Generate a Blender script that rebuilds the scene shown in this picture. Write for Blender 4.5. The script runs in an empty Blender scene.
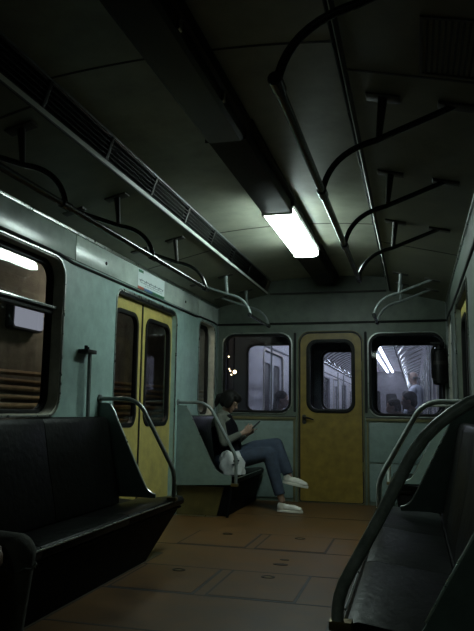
import bpy, bmesh, math, random
from mathutils import Vector, Matrix
random.seed(7)
PI = math.pi
SC = bpy.context.scene
COL = SC.collection

# ------------------------------------------------------------------ camera, world, exposure
YAW, PIT, ROL, EYE, FPX = .263, .143, .014, .99, 659.5
cam_d = bpy.data.cameras.new('camera')
cam_d.sensor_fit = 'AUTO'; cam_d.sensor_width = 36
cam_d.lens = FPX / 631 * 36
cam_d.clip_start = .05
cam = bpy.data.objects.new('camera', cam_d); COL.objects.link(cam)
fw = Vector((-math.sin(YAW)*math.cos(PIT), math.cos(YAW)*math.cos(PIT), math.sin(PIT)))
rt0 = Vector((math.cos(YAW), math.sin(YAW), 0)); up0 = rt0.cross(fw)
rt = rt0*math.cos(ROL) + up0*math.sin(ROL); up = -rt0*math.sin(ROL) + up0*math.cos(ROL)
M = Matrix((rt, up, -fw)).transposed().to_4x4(); M.translation = (0, 0, EYE)
cam.matrix_world = M
SC.camera = cam
w = bpy.data.worlds.new('world'); SC.world = w; w.use_nodes = True
w.node_tree.nodes['Background'].inputs[0].default_value = (.02, .025, .03, 1)
w.node_tree.nodes['Background'].inputs[1].default_value = .3
SC.view_settings.view_transform = 'Standard'
SC.view_settings.look = 'None'
SC.view_settings.gamma = 1
SC.view_settings.exposure = 0
SC.view_settings.use_curve_mapping = False
LAMP = 32.0          # lit saloon lamp
NEXT_LAMP = 26.0      # lamps of the neighbouring carriage

# ------------------------------------------------------------------ dimensions
XL, XR, D = -2.236, .364, 7.42
C = (XL + XR) / 2
YB = -3.2            # closed rear end of the saloon
YN = 8.5             # end wall of the neighbouring carriage
YF = 27.7
def cz(X):
    d = abs(X - C)
    if d <= .644: return 2.525 - .035*(d/.644)**2
    if d <= .694: return 2.490 - .153*(d-.644)/.05
    return 2.337 - (d-.694)*.147/.604

# ------------------------------------------------------------------ materials
def nodes(name):
    m = bpy.data.materials.new(name); m.use_nodes = True
    nt = m.node_tree; nt.nodes.clear()
    return m, nt, nt.nodes.new('ShaderNodeOutputMaterial')
def mat(name, col, rough=.5, metal=0, var=.15, scale=6, bump=.0, bscale=60, col2=None, spec=.5, coat=0):
    m, nt, out = nodes(name)
    b = nt.nodes.new('ShaderNodeBsdfPrincipled')
    tc = nt.nodes.new('ShaderNodeTexCoord')
    n = nt.nodes.new('ShaderNodeTexNoise'); n.inputs['Scale'].default_value = scale; n.inputs['Detail'].default_value = 8
    n.inputs['Roughness'].default_value = .65
    nt.links.new(tc.outputs['Object'], n.inputs['Vector'])
    r = nt.nodes.new('ShaderNodeValToRGB')
    r.color_ramp.elements[0].position = .3; r.color_ramp.elements[1].position = .7
    a = col2 if col2 else tuple(c*(1-var*1.6) for c in col)
    r.color_ramp.elements[0].color = (*a, 1); r.color_ramp.elements[1].color = (*[min(1, c*(1+var)) for c in col], 1)
    nt.links.new(n.outputs['Fac'], r.inputs['Fac']); nt.links.new(r.outputs['Color'], b.inputs['Base Color'])
    mr = nt.nodes.new('ShaderNodeMapRange'); mr.inputs['To Min'].default_value = max(.02, rough-.08); mr.inputs['To Max'].default_value = min(1, rough+.1)
    nt.links.new(n.outputs['Fac'], mr.inputs['Value']); nt.links.new(mr.outputs['Result'], b.inputs['Roughness'])
    b.inputs['Metallic'].default_value = metal
    b.inputs['Specular IOR Level'].default_value = spec
    b.inputs['Coat Weight'].default_value = coat
    if bump:
        n2 = nt.nodes.new('ShaderNodeTexNoise'); n2.inputs['Scale'].default_value = bscale; n2.inputs['Detail'].default_value = 4
        nt.links.new(tc.outputs['Object'], n2.inputs['Vector'])
        bp = nt.nodes.new('ShaderNodeBump'); bp.inputs['Strength'].default_value = bump; bp.inputs['Distance'].default_value = .01
        nt.links.new(n2.outputs['Fac'], bp.inputs['Height']); nt.links.new(bp.outputs['Normal'], b.inputs['Normal'])
    nt.links.new(b.outputs[0], out.inputs[0])
    return m
def emit(name, col, s):
    m, nt, out = nodes(name)
    e = nt.nodes.new('ShaderNodeEmission'); e.inputs[0].default_value = (*col, 1); e.inputs[1].default_value = s
    nt.links.new(e.outputs[0], out.inputs[0]); return m
def glass(name, tint, gl=1.0, dirt=0.0, dcol=(.3, .3, .33)):
    m, nt, out = nodes(name)
    t = nt.nodes.new('ShaderNodeBsdfTransparent'); t.inputs[0].default_value = (*tint, 1)
    g = nt.nodes.new('ShaderNodeBsdfGlossy'); g.inputs['Roughness'].default_value = .03; g.inputs[0].default_value = (gl, gl, gl, 1)
    f = nt.nodes.new('ShaderNodeFresnel'); f.inputs[0].default_value = 1.5
    mx = nt.nodes.new('ShaderNodeMixShader')
    geo = nt.nodes.new('ShaderNodeNewGeometry'); iv = nt.nodes.new('ShaderNodeMath'); iv.operation = 'SUBTRACT'; iv.inputs[0].default_value = 1
    nt.links.new(geo.outputs['Backfacing'], iv.inputs[1])      # reflect once, on the front face of the pane only
    fm = nt.nodes.new('ShaderNodeMath'); fm.operation = 'MULTIPLY'
    nt.links.new(f.outputs[0], fm.inputs[0]); nt.links.new(iv.outputs[0], fm.inputs[1])
    nt.links.new(fm.outputs[0], mx.inputs[0]); nt.links.new(t.outputs[0], mx.inputs[1]); nt.links.new(g.outputs[0], mx.inputs[2])
    last = mx
    if dirt:
        d = nt.nodes.new('ShaderNodeBsdfTranslucent'); d.inputs[0].default_value = (*dcol, 1)
        n = nt.nodes.new('ShaderNodeTexNoise'); n.inputs['Scale'].default_value = 7; n.inputs['Detail'].default_value = 8
        tc = nt.nodes.new('ShaderNodeTexCoord'); nt.links.new(tc.outputs['Object'], n.inputs['Vector'])
        mu = nt.nodes.new('ShaderNodeMath'); mu.operation = 'MULTIPLY'; mu.inputs[1].default_value = dirt*2
        nt.links.new(n.outputs['Fac'], mu.inputs[0])
        m2 = nt.nodes.new('ShaderNodeMixShader'); nt.links.new(mu.outputs[0], m2.inputs[0])
        nt.links.new(mx.outputs[0], m2.inputs[1]); nt.links.new(d.outputs[0], m2.inputs[2]); last = m2
    nt.links.new(last.outputs[0], out.inputs[0]); return m

MT = dict(
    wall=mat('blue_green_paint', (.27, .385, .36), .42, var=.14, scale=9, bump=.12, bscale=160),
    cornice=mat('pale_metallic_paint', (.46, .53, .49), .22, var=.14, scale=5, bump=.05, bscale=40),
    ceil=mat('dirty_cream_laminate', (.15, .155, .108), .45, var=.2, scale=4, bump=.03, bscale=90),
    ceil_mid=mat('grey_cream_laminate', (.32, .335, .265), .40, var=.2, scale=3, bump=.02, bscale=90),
    floor=mat('brown_linoleum', (.088, .043, .012), .46, spec=.35, var=.3, scale=5, bump=.06, bscale=120),
    floor_dark=mat('dark_linoleum_strip', (.02, .013, .008), .5, var=.3),
    seam=mat('black_seam', (.006, .006, .006), .6),
    black=mat('black_rubber', (.006, .006, .006), .5, spec=.2),
    darkgap=mat('dark_recess', (.004, .004, .004), .8),
    brown=mat('dark_brown_paint', (.022, .02, .015), .55, var=.2),
    vinyl=mat('black_leatherette', (.0022, .0026, .0022), .42, var=.3, scale=14, spec=.07, bump=.35, bscale=26),
    vinylr=mat('wrinkled_leatherette', (.003, .0036, .0033), .42, spec=.09, var=.3, scale=10, bump=.5, bscale=16),
    steel=mat('worn_steel', (.42, .44, .42), .28, metal=1, var=.12, scale=20),
    rail=mat('tarnished_rail', (.20, .215, .205), .34, metal=.85, var=.2, scale=14),
    railgrey=mat('grey_painted_rail', (.15, .175, .17), .4, metal=.2, var=.2, scale=20),
    rightrail=mat('dark_painted_rail', (.42, .46, .43), .38, metal=.0, var=.25, scale=24),
    hrail=mat('dark_handrail', (.010, .012, .011), .2, metal=.0, var=.2),
    chrome=mat('dull_chrome', (.55, .58, .56), .22, metal=1, var=.06),
    wall_r=mat('dull_grey_green_right', (.10, .12, .105), .5, var=.2, scale=9, bump=.1),  # right wall and cornice coloured darker than the left
    jamb=mat('beige_jamb_paint', (.52, .50, .42), .45, var=.18, scale=9),
    yellow=mat('ochre_door_paint', (.40, .33, .10), .42, var=.16, scale=10, bump=.08, bscale=120),
    ydoor=mat('mustard_door_paint', (.20, .135, .022), .42, var=.2, scale=10, bump=.1, bscale=140),
    yband=mat('olive_band_paint', (.11, .10, .04), .5, var=.25),
    ybase=mat('ochre_base_panel', (.09, .07, .02), .5, var=.3),
    panel=mat('partition_paint', (.15, .205, .19), .42, var=.12, scale=14, bump=.15, bscale=200),
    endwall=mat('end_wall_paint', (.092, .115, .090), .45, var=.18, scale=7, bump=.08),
    basebox=mat('black_seat_base', (.004, .004, .004), .7, spec=.1),
    lamphous=mat('brown_lamp_housing', (.018, .016, .012), .6, spec=.25),
    lampoff=mat('unlit_diffuser', (.012, .013, .012), .4, var=.1),
    grille=mat('dark_vent_slat', (.009, .010, .009), .6, spec=.2),
    lip=mat('white_vent_lip', (.62, .66, .6), .38, var=.1),
    lit=emit('lit_diffuser', (.80, 1.0, .93), LAMP),
    dim=emit('dim_diffuser', (.75, .95, .85), 4.5),
    glass=glass('window_glass', (.9, .92, .9), 1.0),
    dglass=glass('end_window_glass', (.88, .9, .95), .9, .02),
    nglass=glass('dusty_glass', (.88, .89, .93), .8, .08),
    # neighbouring carriage
    nwall=mat('lilac_grey_panel', (.40, .41, .44), .5, var=.1),
    nceil=mat('pale_grey_ceiling', (.34, .35, .37), .4, var=.1),
    nrib=mat('bright_rib', (.8, .8, .84), .3, metal=.2),
    ndark=mat('dark_rib_gap', (.07, .07, .08), .6),
    nfloor=mat('grey_floor', (.08, .08, .09), .6),
    ndoor=mat('grey_door', (.22, .22, .24), .45),
    nlit=emit('cold_lamp', (.90, .93, 1.0), NEXT_LAMP),
    nout=mat('dark_carriage_skin', (.015, .02, .03), .5),
    tunnel=mat('sooty_tunnel', (.20, .185, .165), .9, var=.35, scale=3, bump=.3),
    cable=mat('brown_cable', (.24, .155, .085), .6, var=.3, scale=8),
    tglint=emit('warm_glint_glow', (1.0, .72, .38), 12.0),
    tfill=emit('tunnel_fill_glow', (1.0, .86, .66), 60.0),
    treflect=emit('cold_reflection_glow', (.62, .64, .80), .42),
    # people
    skin=mat('skin', (.25, .155, .11), .5, var=.08, scale=12),
    hair=mat('dark_hair', (.006, .005, .004), .6, spec=.2, var=.3, scale=40, bump=.4, bscale=90),
    skin_pale=mat('pale_skin', (.50, .38, .32), .5, var=.08, scale=12),
    sleeve=mat('grey_green_knit', (.095, .10, .082), .85, var=.15, scale=30, bump=.2, bscale=120),
    vest=mat('black_vest', (.005, .005, .007), .9, spec=.1, var=.2, scale=20),
    jeans=mat('blue_denim', (.028, .04, .066), .85, var=.25, scale=12, bump=.2, bscale=90),
    darkjeans=mat('dark_grey_denim', (.085, .085, .070), .85, var=.25, scale=16, bump=.25, bscale=90),
    sole=mat('white_rubber', (.55, .53, .47), .6, var=.05),
    shoe=mat('off_white_canvas', (.5, .48, .43), .7, var=.1, scale=20),
    bag=mat('white_plastic_bag', (.42, .43, .43), .4, var=.12, scale=14, bump=.5, bscale=20),
    print_=mat('dark_bag_print', (.02, .02, .03), .6),
    phone=mat('black_phone', (.01, .01, .012), .2),
    screen=emit('phone_screen', (.7, .8, .9), .25),
    shirt=mat('pale_blue_shirt', (.55, .62, .72), .8, var=.1),
    trousers=mat('dark_trousers', (.02, .022, .03), .8),
    paper=mat('white_sign', (.55, .62, .62), .5, var=.04),
    ink=mat('grey_ink', (.10, .13, .15), .6),
    green=mat('green_band', (.02, .12, .06), .6), red=mat('red_band', (.3, .06, .03), .6),
    blue=mat('blue_band', (.03, .10, .22), .6),
    brass=mat('tarnished_brass', (.16, .12, .05), .4, metal=.8),
)

# ------------------------------------------------------------------ mesh helpers
class MB:
    def __init__(s): s.v = []; s.f = []
    def add(s, vs, fs):
        k = len(s.v); s.v += [Vector(p) for p in vs]; s.f += [tuple(i+k for i in f) for f in fs]; return s
    def box(s, x0, x1, y0, y1, z0, z1):
        return s.add([(x, y, z) for x in (x0, x1) for y in (y0, y1) for z in (z0, z1)],
                     [(0, 1, 3, 2), (4, 6, 7, 5), (0, 4, 5, 1), (2, 3, 7, 6), (0, 2, 6, 4), (1, 5, 7, 3)])
    def prism(s, pts, mp, c0, c1):
        n = len(pts)
        s.add([mp(a, b, c0) for a, b in pts] + [mp(a, b, c1) for a, b in pts],
              [tuple(range(n)), tuple(range(2*n-1, n-1, -1))] + [(i, (i+1) % n, (i+1) % n+n, i+n) for i in range(n)])
        return s
    def ring(s, o, i_, mp, c0, c1):
        n = len(o)
        vs = [mp(a, b, c0) for a, b in o] + [mp(a, b, c0) for a, b in i_] + [mp(a, b, c1) for a, b in o] + [mp(a, b, c1) for a, b in i_]
        fs = []
        for k in range(n):
            j = (k+1) % n
            fs += [(k, j, j+n, k+n), (k+2*n, k+3*n, j+3*n, j+2*n), (k, k+2*n, j+2*n, j), (k+n, j+n, j+3*n, k+3*n)]
        return s.add(vs, fs)
    def tube(s, path, r, n=10):
        P = [Vector(p) for p in path]; m = len(P); vs = []; fs = []
        t0 = (P[1]-P[0]).normalized()
        a = t0.orthogonal().normalized()
        for i, p in enumerate(P):
            t = (P[min(i+1, m-1)] - P[max(i-1, 0)]).normalized()
            a = (a - t*a.dot(t)).normalized(); b = t.cross(a)
            rr = r[i] if isinstance(r, (list, tuple)) else r
            for k in range(n):
                q = 2*PI*k/n; vs.append(p + (a*math.cos(q) + b*math.sin(q))*rr)
        for i in range(m-1):
            for k in range(n):
                j = (k+1) % n; fs.append((i*n+k, i*n+j, (i+1)*n+j, (i+1)*n+k))
        fs += [tuple(range(n-1, -1, -1)), tuple((m-1)*n+k for k in range(n))]
        return s.add(vs, fs)
    def ell(s, c, r, R=None, n=16, m=10):
        R = R or Matrix.Identity(3); c = Vector(c); vs = []; fs = []
        vs.append(c + R @ Vector((0, 0, r[2])))
        for i in range(1, m):
            t = PI*i/m
            for k in range(n):
                q = 2*PI*k/n
                vs.append(c + R @ Vector((r[0]*math.sin(t)*math.cos(q), r[1]*math.sin(t)*math.sin(q), r[2]*math.cos(t))))
        vs.append(c + R @ Vector((0, 0, -r[2])))
        L = len(vs)-1
        for k in range(n):
            j = (k+1) % n
            fs.append((0, 1+k, 1+j)); fs.append((L, 1+(m-2)*n+j, 1+(m-2)*n+k))
            for i in range(m-2): fs.append((1+i*n+k, 1+(i+1)*n+k, 1+(i+1)*n+j, 1+i*n+j))
        return s.add(vs, fs)
    def limb(s, pts, rs, n=14):       # overlapping spheres and cones, to be fused by a remesh
        for p, r in zip(pts, rs): s.ell(p, (r, r, r), n=n, m=8)
        for i in range(len(pts)-1): s.tube([pts[i], pts[i+1]], [rs[i], rs[i+1]], n)
        return s
def link(name, me, parent=None, loc=(0, 0, 0)):
    o = bpy.data.objects.new(name, me); COL.objects.link(o)
    o.parent = parent; o.location = loc if parent is None else (0, 0, 0)
    return o
def root_loc(p):
    v = Vector((0, 0, 0))
    while p is not None: v += p.location; p = p.parent
    return v
def obj(name, mb, m, parent=None, loc=None, smooth=35, bevel=0, fuse=0, sm=3):
    off = root_loc(parent) if parent is not None else Vector(loc or (0, 0, 0))
    me = bpy.data.meshes.new(name)
    me.from_pydata([v-off for v in mb.v], [], mb.f); me.update()
    bm = bmesh.new(); bm.from_mesh(me); bmesh.ops.recalc_face_normals(bm, faces=bm.faces)
    if bevel:
        bmesh.ops.remove_doubles(bm, verts=bm.verts, dist=1e-5)
        es = [e for e in bm.edges if len(e.link_faces) == 2 and e.calc_face_angle(0) > .6]
        bmesh.ops.bevel(bm, geom=es, offset=bevel, segments=2, profile=.6, affect='EDGES', clamp_overlap=True)
    bm.to_mesh(me); bm.free()
    me.materials.append(m)
    o = link(name, me, parent, off if parent is None else (0, 0, 0))
    if fuse:
        md = o.modifiers.new('r', 'REMESH'); md.mode = 'VOXEL'; md.voxel_size = fuse
        m2 = o.modifiers.new('s', 'SMOOTH'); m2.iterations = sm; m2.factor = .6
        dg = bpy.context.evaluated_depsgraph_get()
        nm = bpy.data.meshes.new_from_object(o.evaluated_get(dg))
        o.modifiers.clear(); o.data = nm
        if not nm.materials: nm.materials.append(m)
        me = nm
    if bevel: smooth = min(smooth, 20)
    if smooth:
        me.shade_smooth()
        if smooth < 180: me.set_sharp_from_angle(angle=math.radians(smooth))
    return o
def tag(o, label=None, cat=None, group=None, kind=None):
    if label: o['label'] = label
    if cat: o['category'] = cat
    if group: o['group'] = group
    if kind: o['kind'] = kind
    return o
def thing(name, label, cat, loc, group=None):
    o = bpy.data.objects.new(name, None); COL.objects.link(o); o.location = loc
    o.empty_display_size = .1
    return tag(o, label, cat, group)
def setting(name, loc, label=None):
    o = bpy.data.objects.new(name, None); COL.objects.link(o); o.location = loc
    return tag(o, label, None, None, 'structure')
def struct(name, mb, m, parent=None, **k):
    o = obj(name, mb, m, parent, **k)
    if parent is None: o['kind'] = 'structure'
    return o
def dup(o, loc, rz=0, label=None, group=None, parent=None):
    def cp(s, par):
        c = s.copy(); COL.objects.link(c); c.parent = par
        for ch in s.children: cp(ch, c)
        return c
    r = cp(o, parent); r.location = loc; r.rotation_euler = (0, 0, rz)
    if label: r['label'] = label
    if group: r['group'] = group
    return r
def rr(a0, a1, b0, b1, r, n=7):
    P = []
    for cx, cy, q0 in ((a1-r, b1-r, 0), (a0+r, b1-r, PI/2), (a0+r, b0+r, PI), (a1-r, b0+r, 1.5*PI)):
        for k in range(n):
            q = q0 + PI/2*k/(n-1); P.append((cx + r*math.cos(q), cy + r*math.sin(q)))
    return P
def rrb(a0, a1, b0, b1, rt_, rb, n=7):
    P = []
    for cx, cy, q0, r in ((a1-rt_, b1-rt_, 0, rt_), (a0+rt_, b1-rt_, PI/2, rt_), (a0+rb, b0+rb, PI, rb), (a1-rb, b0+rb, 1.5*PI, rb)):
        for k in range(n):
            q = q0 + PI/2*k/(n-1); P.append((cx + r*math.cos(q), cy + r*math.sin(q)))
    return P
def mX(x0, s=-1): return lambda a, b, c: (x0 + s*c, a, b)        # a=Y b=Z, c goes outwards
def mY(y0): return lambda a, b, c: (a, y0 + c, b)                # a=X b=Z
def holed(outer, holes, mp, t):
    bm = bmesh.new(); es = []
    for loop in [outer] + holes:
        vs = [bm.verts.new(mp(a, b, 0)) for a, b in loop]
        es += [bm.edges.new((vs[i], vs[(i+1) % len(vs)])) for i in range(len(vs))]
    bmesh.ops.triangle_fill(bm, edges=es, use_beauty=True)
    g = bmesh.ops.extrude_face_region(bm, geom=list(bm.faces))
    dv = Vector(mp(0, 0, t)) - Vector(mp(0, 0, 0))
    bmesh.ops.translate(bm, vec=dv, verts=[v for v in g['geom'] if isinstance(v, bmesh.types.BMVert)])
    bm.verts.ensure_lookup_table()
    for i, v in enumerate(bm.verts): v.index = i
    mb = MB(); mb.add([v.co.copy() for v in bm.verts], [tuple(v.index for v in f.verts) for f in bm.faces]); bm.free()
    return mb
def arc(p0, p1, p2, n=8):                                         # quadratic bend
    p0, p1, p2 = Vector(p0), Vector(p1), Vector(p2)
    return [p0*(1-t)**2 + p1*2*t*(1-t) + p2*t*t for t in [k/n for k in range(n+1)]]

# ------------------------------------------------------------------ the saloon shell
WT = .115
DOORS = [(4.68, 6.03), (0.10, 1.45), (-2.9, -1.6)]
BIGW = [(2.20, 3.87)]
SMALLW = (6.74, 7.32)
def door_hole(a, b): 
    P = rrb(a, b, .02, 1.93, .10, .02); return P
def side_wall(name, x, s):
    holes = [door_hole(a, b) for a, b in DOORS]
    holes += [rr(a, b, .945, 1.965, .13) for a, b in BIGW]
    holes.append(rr(*SMALLW, .93, 1.955, .11))
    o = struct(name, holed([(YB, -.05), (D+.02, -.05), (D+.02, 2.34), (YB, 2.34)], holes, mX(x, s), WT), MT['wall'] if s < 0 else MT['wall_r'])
    return o
side_wall('wall_left', XL, -1)
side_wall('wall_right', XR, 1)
struct('floor', MB().box(XL-WT, XR+WT, YB, D, -.1, 0), MT['floor'])
cab = [(XL-.11, -.05), (XR+.11, -.05), (XR+.11, 2.62), (XL-.11, 2.62)]
struct('wall_back', MB().box(XL-.08, XR+.08, YB-.1, YB, -.05, 2.62), MT['wall'])
# end wall with two windows and a door opening
EW_L = (-2.155, -1.350, .968, 1.875); EW_R = (-.482, .318, .95, 1.857); ED = (-1.262, -.548, .004, 1.885)
EDW = (-1.157, -.655, .998, 1.78)
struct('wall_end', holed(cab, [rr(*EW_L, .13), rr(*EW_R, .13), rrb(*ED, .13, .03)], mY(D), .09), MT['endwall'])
# ceiling: dropped sides, slanted vent faces, low arched middle
def ceil_strip(X0, X1, n, y0, y1, th=.03):
    mb = MB(); P = [(X0+(X1-X0)*k/n, cz(X0+(X1-X0)*k/n)) for k in range(n+1)]
    for a, b in ((P[k], P[k+1]) for k in range(n)):
        mb.prism([a, b, (b[0], b[1]+th), (a[0], a[1]+th)], lambda p, q, c: (p, c, q), y0, y1)
    return mb
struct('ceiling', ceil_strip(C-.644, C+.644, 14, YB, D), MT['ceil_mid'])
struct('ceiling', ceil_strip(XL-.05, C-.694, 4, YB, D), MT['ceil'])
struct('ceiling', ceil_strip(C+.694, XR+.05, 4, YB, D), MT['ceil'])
struct('ceiling', MB().box(XL-.09, XR+.09, YB-.1, D+.09, 2.60, 2.64), MT['brown'])
# panel joints across the ceiling
tn = 0
def trim(mb, m, **k):
    global tn; tn += 1
    return struct('trim_%d' % tn, mb, m, **k)
def ceil_joint(X0, X1, y):
    n = 12; mb = MB()
    for k in range(n):
        a, b = X0+(X1-X0)*k/n, X0+(X1-X0)*(k+1)/n
        mb.prism([(a, cz(a)-.0025), (b, cz(b)-.0025), (b, cz(b)+.004), (a, cz(a)+.004)], lambda p, q, c: (p, c, q), y-.006, y+.006)
    return mb
for y in (-.3, 2.52, 5.25): 
    trim(ceil_joint(C-.642, C+.642, y), MT['seam'])
for y in (-.3, 2.47, 5.22):
    trim(ceil_joint(C+.70, XR, y), MT['seam']); trim(ceil_joint(XL, C-.70, y), MT['seam'])
# cornice panels above the windows, both sides; separate sheets
for (x, s) in ((XL, 1), (XR, -1)):
    for a, b in ((YB, -.2), (-.19, 2.1), (2.11, 3.98), (3.99, 6.66), (6.67, D)):
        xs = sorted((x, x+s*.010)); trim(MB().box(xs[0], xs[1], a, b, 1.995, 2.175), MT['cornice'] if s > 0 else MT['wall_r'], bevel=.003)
    xs = sorted((x, x+s*.022)); trim(MB().box(xs[0], xs[1], YB, D, 2.175, 2.205), MT['steel'], bevel=.006)
    # dark moulding under the cornice, lifted over the windows
    P = [(YB, 1.975), (2.0, 1.975), (2.2, 1.992), (3.78, 1.992), (3.96, 1.972), (6.62, 1.978), (6.75, 1.995), (7.25, 1.995), (D-.02, 1.985)]
    trim(MB().tube([(x+s*.006, a, b) for a, b in P], .0105, 8), MT['black'])
# end wall beam, ledge and upper panel lines
trim(MB().box(XL, XR, D-.022, D, 1.975, 1.998), MT['black'], bevel=.004)
trim(MB().box(XL, XR, D-.012, D, 1.998, 2.008), MT['endwall'], bevel=.002)
mb = MB(); mb.box(C-.66, C+.66, D-.03, D, 2.325, 2.345)
trim(mb, MT['brown'], bevel=.004)
trim(MB().box(XL, XL+.02, D-.02, D, 0, 2.19), MT['railgrey'], bevel=.006)
trim(MB().box(XR-.02, XR, D-.02, D, 0, 2.19), MT['railgrey'], bevel=.006)
# lower part of the end wall: olive band, inset panels, joints
for (a, b) in ((XL+.02, -1.29), (-.52, XR-.02)):
    trim(MB().box(a, b, D-.012, D, .895, .925), MT['yband'], bevel=.003)
    trim(MB().box(a, b, D-.008, D, .925, .935), MT['seam'])
    for z0, z1 in (((.04, .878),) if a < -1.5 else ((.04, .44), (.455, .878))):
        trim(MB().prism(rr(a+.035, b-.035, z0, z1, .015), mY(D-.014), 0, .014), MT['panel'], bevel=.003)
trim(MB().box(-1.325, -1.30, D-.012, D, .0, .90), MT['yband'], bevel=.003)
trim(MB().box(-.512, -.495, D-.012, D, .0, .90), MT['yband'], bevel=.003)
for x in (-1.306, -.514):
    trim(MB().prism(rr(x-.014, x+.014, .98, 1.88, .013), mY(D-.012), 0, .012), MT['darkgap'])
# floor: darker strips along the sides, metal sill strips, transverse joints
trim(MB().box(-.42, XR, YB, D, 0, .002), MT['floor_dark'])
trim(MB().box(XL, -1.72, 1.6, 4.5, 0, .002), MT['floor_dark'])
trim(MB().box(XL+.02, -1.80, 6.10, 6.125, 0, .006), MT['steel'], bevel=.002)
for y, a, b in ((3.565, -1.74, -.42), (4.165, -1.74, -.42), (4.83, -1.9, -.42), (5.42, -1.25, -.42), (2.95, -1.74, -.42), (6.4, -1.7, -.42)):
    trim(MB().box(a, b, y-.008, y+.008, 0, .0012), MT['seam'])
# floor hatches
def hatch(y0, y1, x0, x1, label):
    t = thing('floor_hatch', label, 'hatch', ((x0+x1)/2, (y0+y1)/2, 0), 'hatches in the saloon floor')
    mp = lambda a, b, c: (a, b, c)
    obj('hatch_plate', MB().prism(rr(x0+.017, x1-.017, y0+.015, y1-.015, .01, 3), mp, 0, .0035), MT['floor'], t)
    obj('hatch_gap', MB().ring(rr(x0, x1, y0, y1, .012, 3), rr(x0+.017, x1-.017, y0+.015, y1-.015, .01, 3), mp, 0, .0015), MT['seam'], t)
    cx, cy = (x0+x1)/2, y1-.11
    el = lambda rx, ry: [(cx+rx*math.cos(2*PI*k/20), cy+ry*math.sin(2*PI*k/20)) for k in range(20)]
    l = obj('lifting_ring', MB().ring(el(.042, .034), el(.026, .02), mp, .003, .0065), MT['black'], t)
    obj('ring_recess', MB().prism(el(.026, .02), mp, .002, .0042), MT['brass'], l)
hatch(3.57, 4.16, -1.125, -.625, 'brown floor hatch with a ring left of the centre aisle, directly ahead')
hatch(3.57, 4.16, -1.70, -1.185, 'brown floor hatch beside the long left bench')
hatch(4.84, 5.42, -1.155, -.63, 'brown floor hatch in front of the doors, nearer the aisle middle')
hatch(4.84, 5.42, -1.75, -1.215, 'brown floor hatch just inside the left sliding doors')
t = thing('floor_socket', 'small pair of dark oval key sockets in floor between the hatches', 'socket', (-.87, 4.5, 0))
for q, (cy, rx) in enumerate(((4.41, .05), (4.55, .032))):
    el = [(-.87+rx*math.cos(2*PI*k/18), cy+rx*.5*math.sin(2*PI*k/18)) for k in range(18)]
    obj('socket_cap', MB().prism(el, lambda a, b, c: (a, b, c), 0, .003), MT['black'], t)

# ------------------------------------------------------------------ windows
def side_window(n, x, s, a, b, z0, z1, r, transom, label):
    w_ = setting('window_%d' % n, (x, (a+b)/2, z0), label)
    mp = mX(x, s)
    obj('window_frame', MB().ring(rr(a-.014, b+.014, z0-.014, z1+.014, r+.014), rr(a, b, z0, z1, r), mp, -.010, .004), MT['steel'], w_, bevel=.003)
    obj('jamb', MB().ring(rr(a, b, z0, z1, r), rr(a+.008, b-.008, z0+.008, z1-.008, r-.008), mp, .0, .085), MT['jamb'], w_)
    obj('gasket', MB().ring(rr(a+.006, b-.006, z0+.006, z1-.006, r), rr(a+.045, b-.045, z0+.035, z1-.045, r-.03), mp, .072, .11), MT['black'], w_, bevel=.006)
    if transom:
        f = obj('transom', MB().box(*sorted((x+s*.05, x+s*.10)), a+.03, b-.035, transom, transom+.05), MT['black'], w_, bevel=.004)
        obj('transom_cap', MB().box(*sorted((x+s*.03, x+s*.06)), a+.02, b-.02, transom+.03, transom+.052), MT['chrome'], f, bevel=.004)
    g = obj('pane', MB().prism(rr(a+.04, b-.04, z0+.03, z1-.04, r-.03), mp, .088, .092), MT['glass'], w_)
    for zz in (z0+.2, z1-.25):
        obj('screw', MB().ell((x+s*.022, b-.006, zz), (.006, .003, .006), n=8, m=5), MT['steel'], w_)
    return w_
side_window(1, XL, -1, *BIGW[0], .945, 1.965, .13, 1.60, 'big left saloon window with rounded corners and a silver transom')
side_window(2, XL, -1, *SMALLW, .93, 1.955, .11, None, 'narrow left window beside the end wall')
side_window(3, XR, 1, *BIGW[0], .945, 1.965, .13, 1.60, 'big right saloon window')
side_window(4, XR, 1, *SMALLW, .93, 1.955, .11, None, 'narrow right window beside the end wall')
def end_window(n, R, label):
    w_ = setting('window_%d' % n, ((R[0]+R[1])/2, D, R[2]), label)
    a, b, c, d = R; mp = mY(D)
    obj('window_frame', MB().ring(rr(a-.012, b+.012, c-.012, d+.012, .14), rr(a, b, c, d, .13), mp, -.012, .004), MT['steel'], w_, bevel=.003)
    obj('gasket', MB().ring(rr(a, b, c, d, .13), rr(a+.028, b-.028, c+.028, d-.028, .105), mp, .0, .05), MT['black'], w_, bevel=.006)
    obj('pane', MB().prism(rr(a+.025, b-.025, c+.025, d-.025, .105), mp, .036, .040), MT['dglass'], w_)
end_window(5, EW_L, 'end wall window left of the mustard door, behind the seated woman')
end_window(6, EW_R, 'end wall window right of the mustard door')

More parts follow.
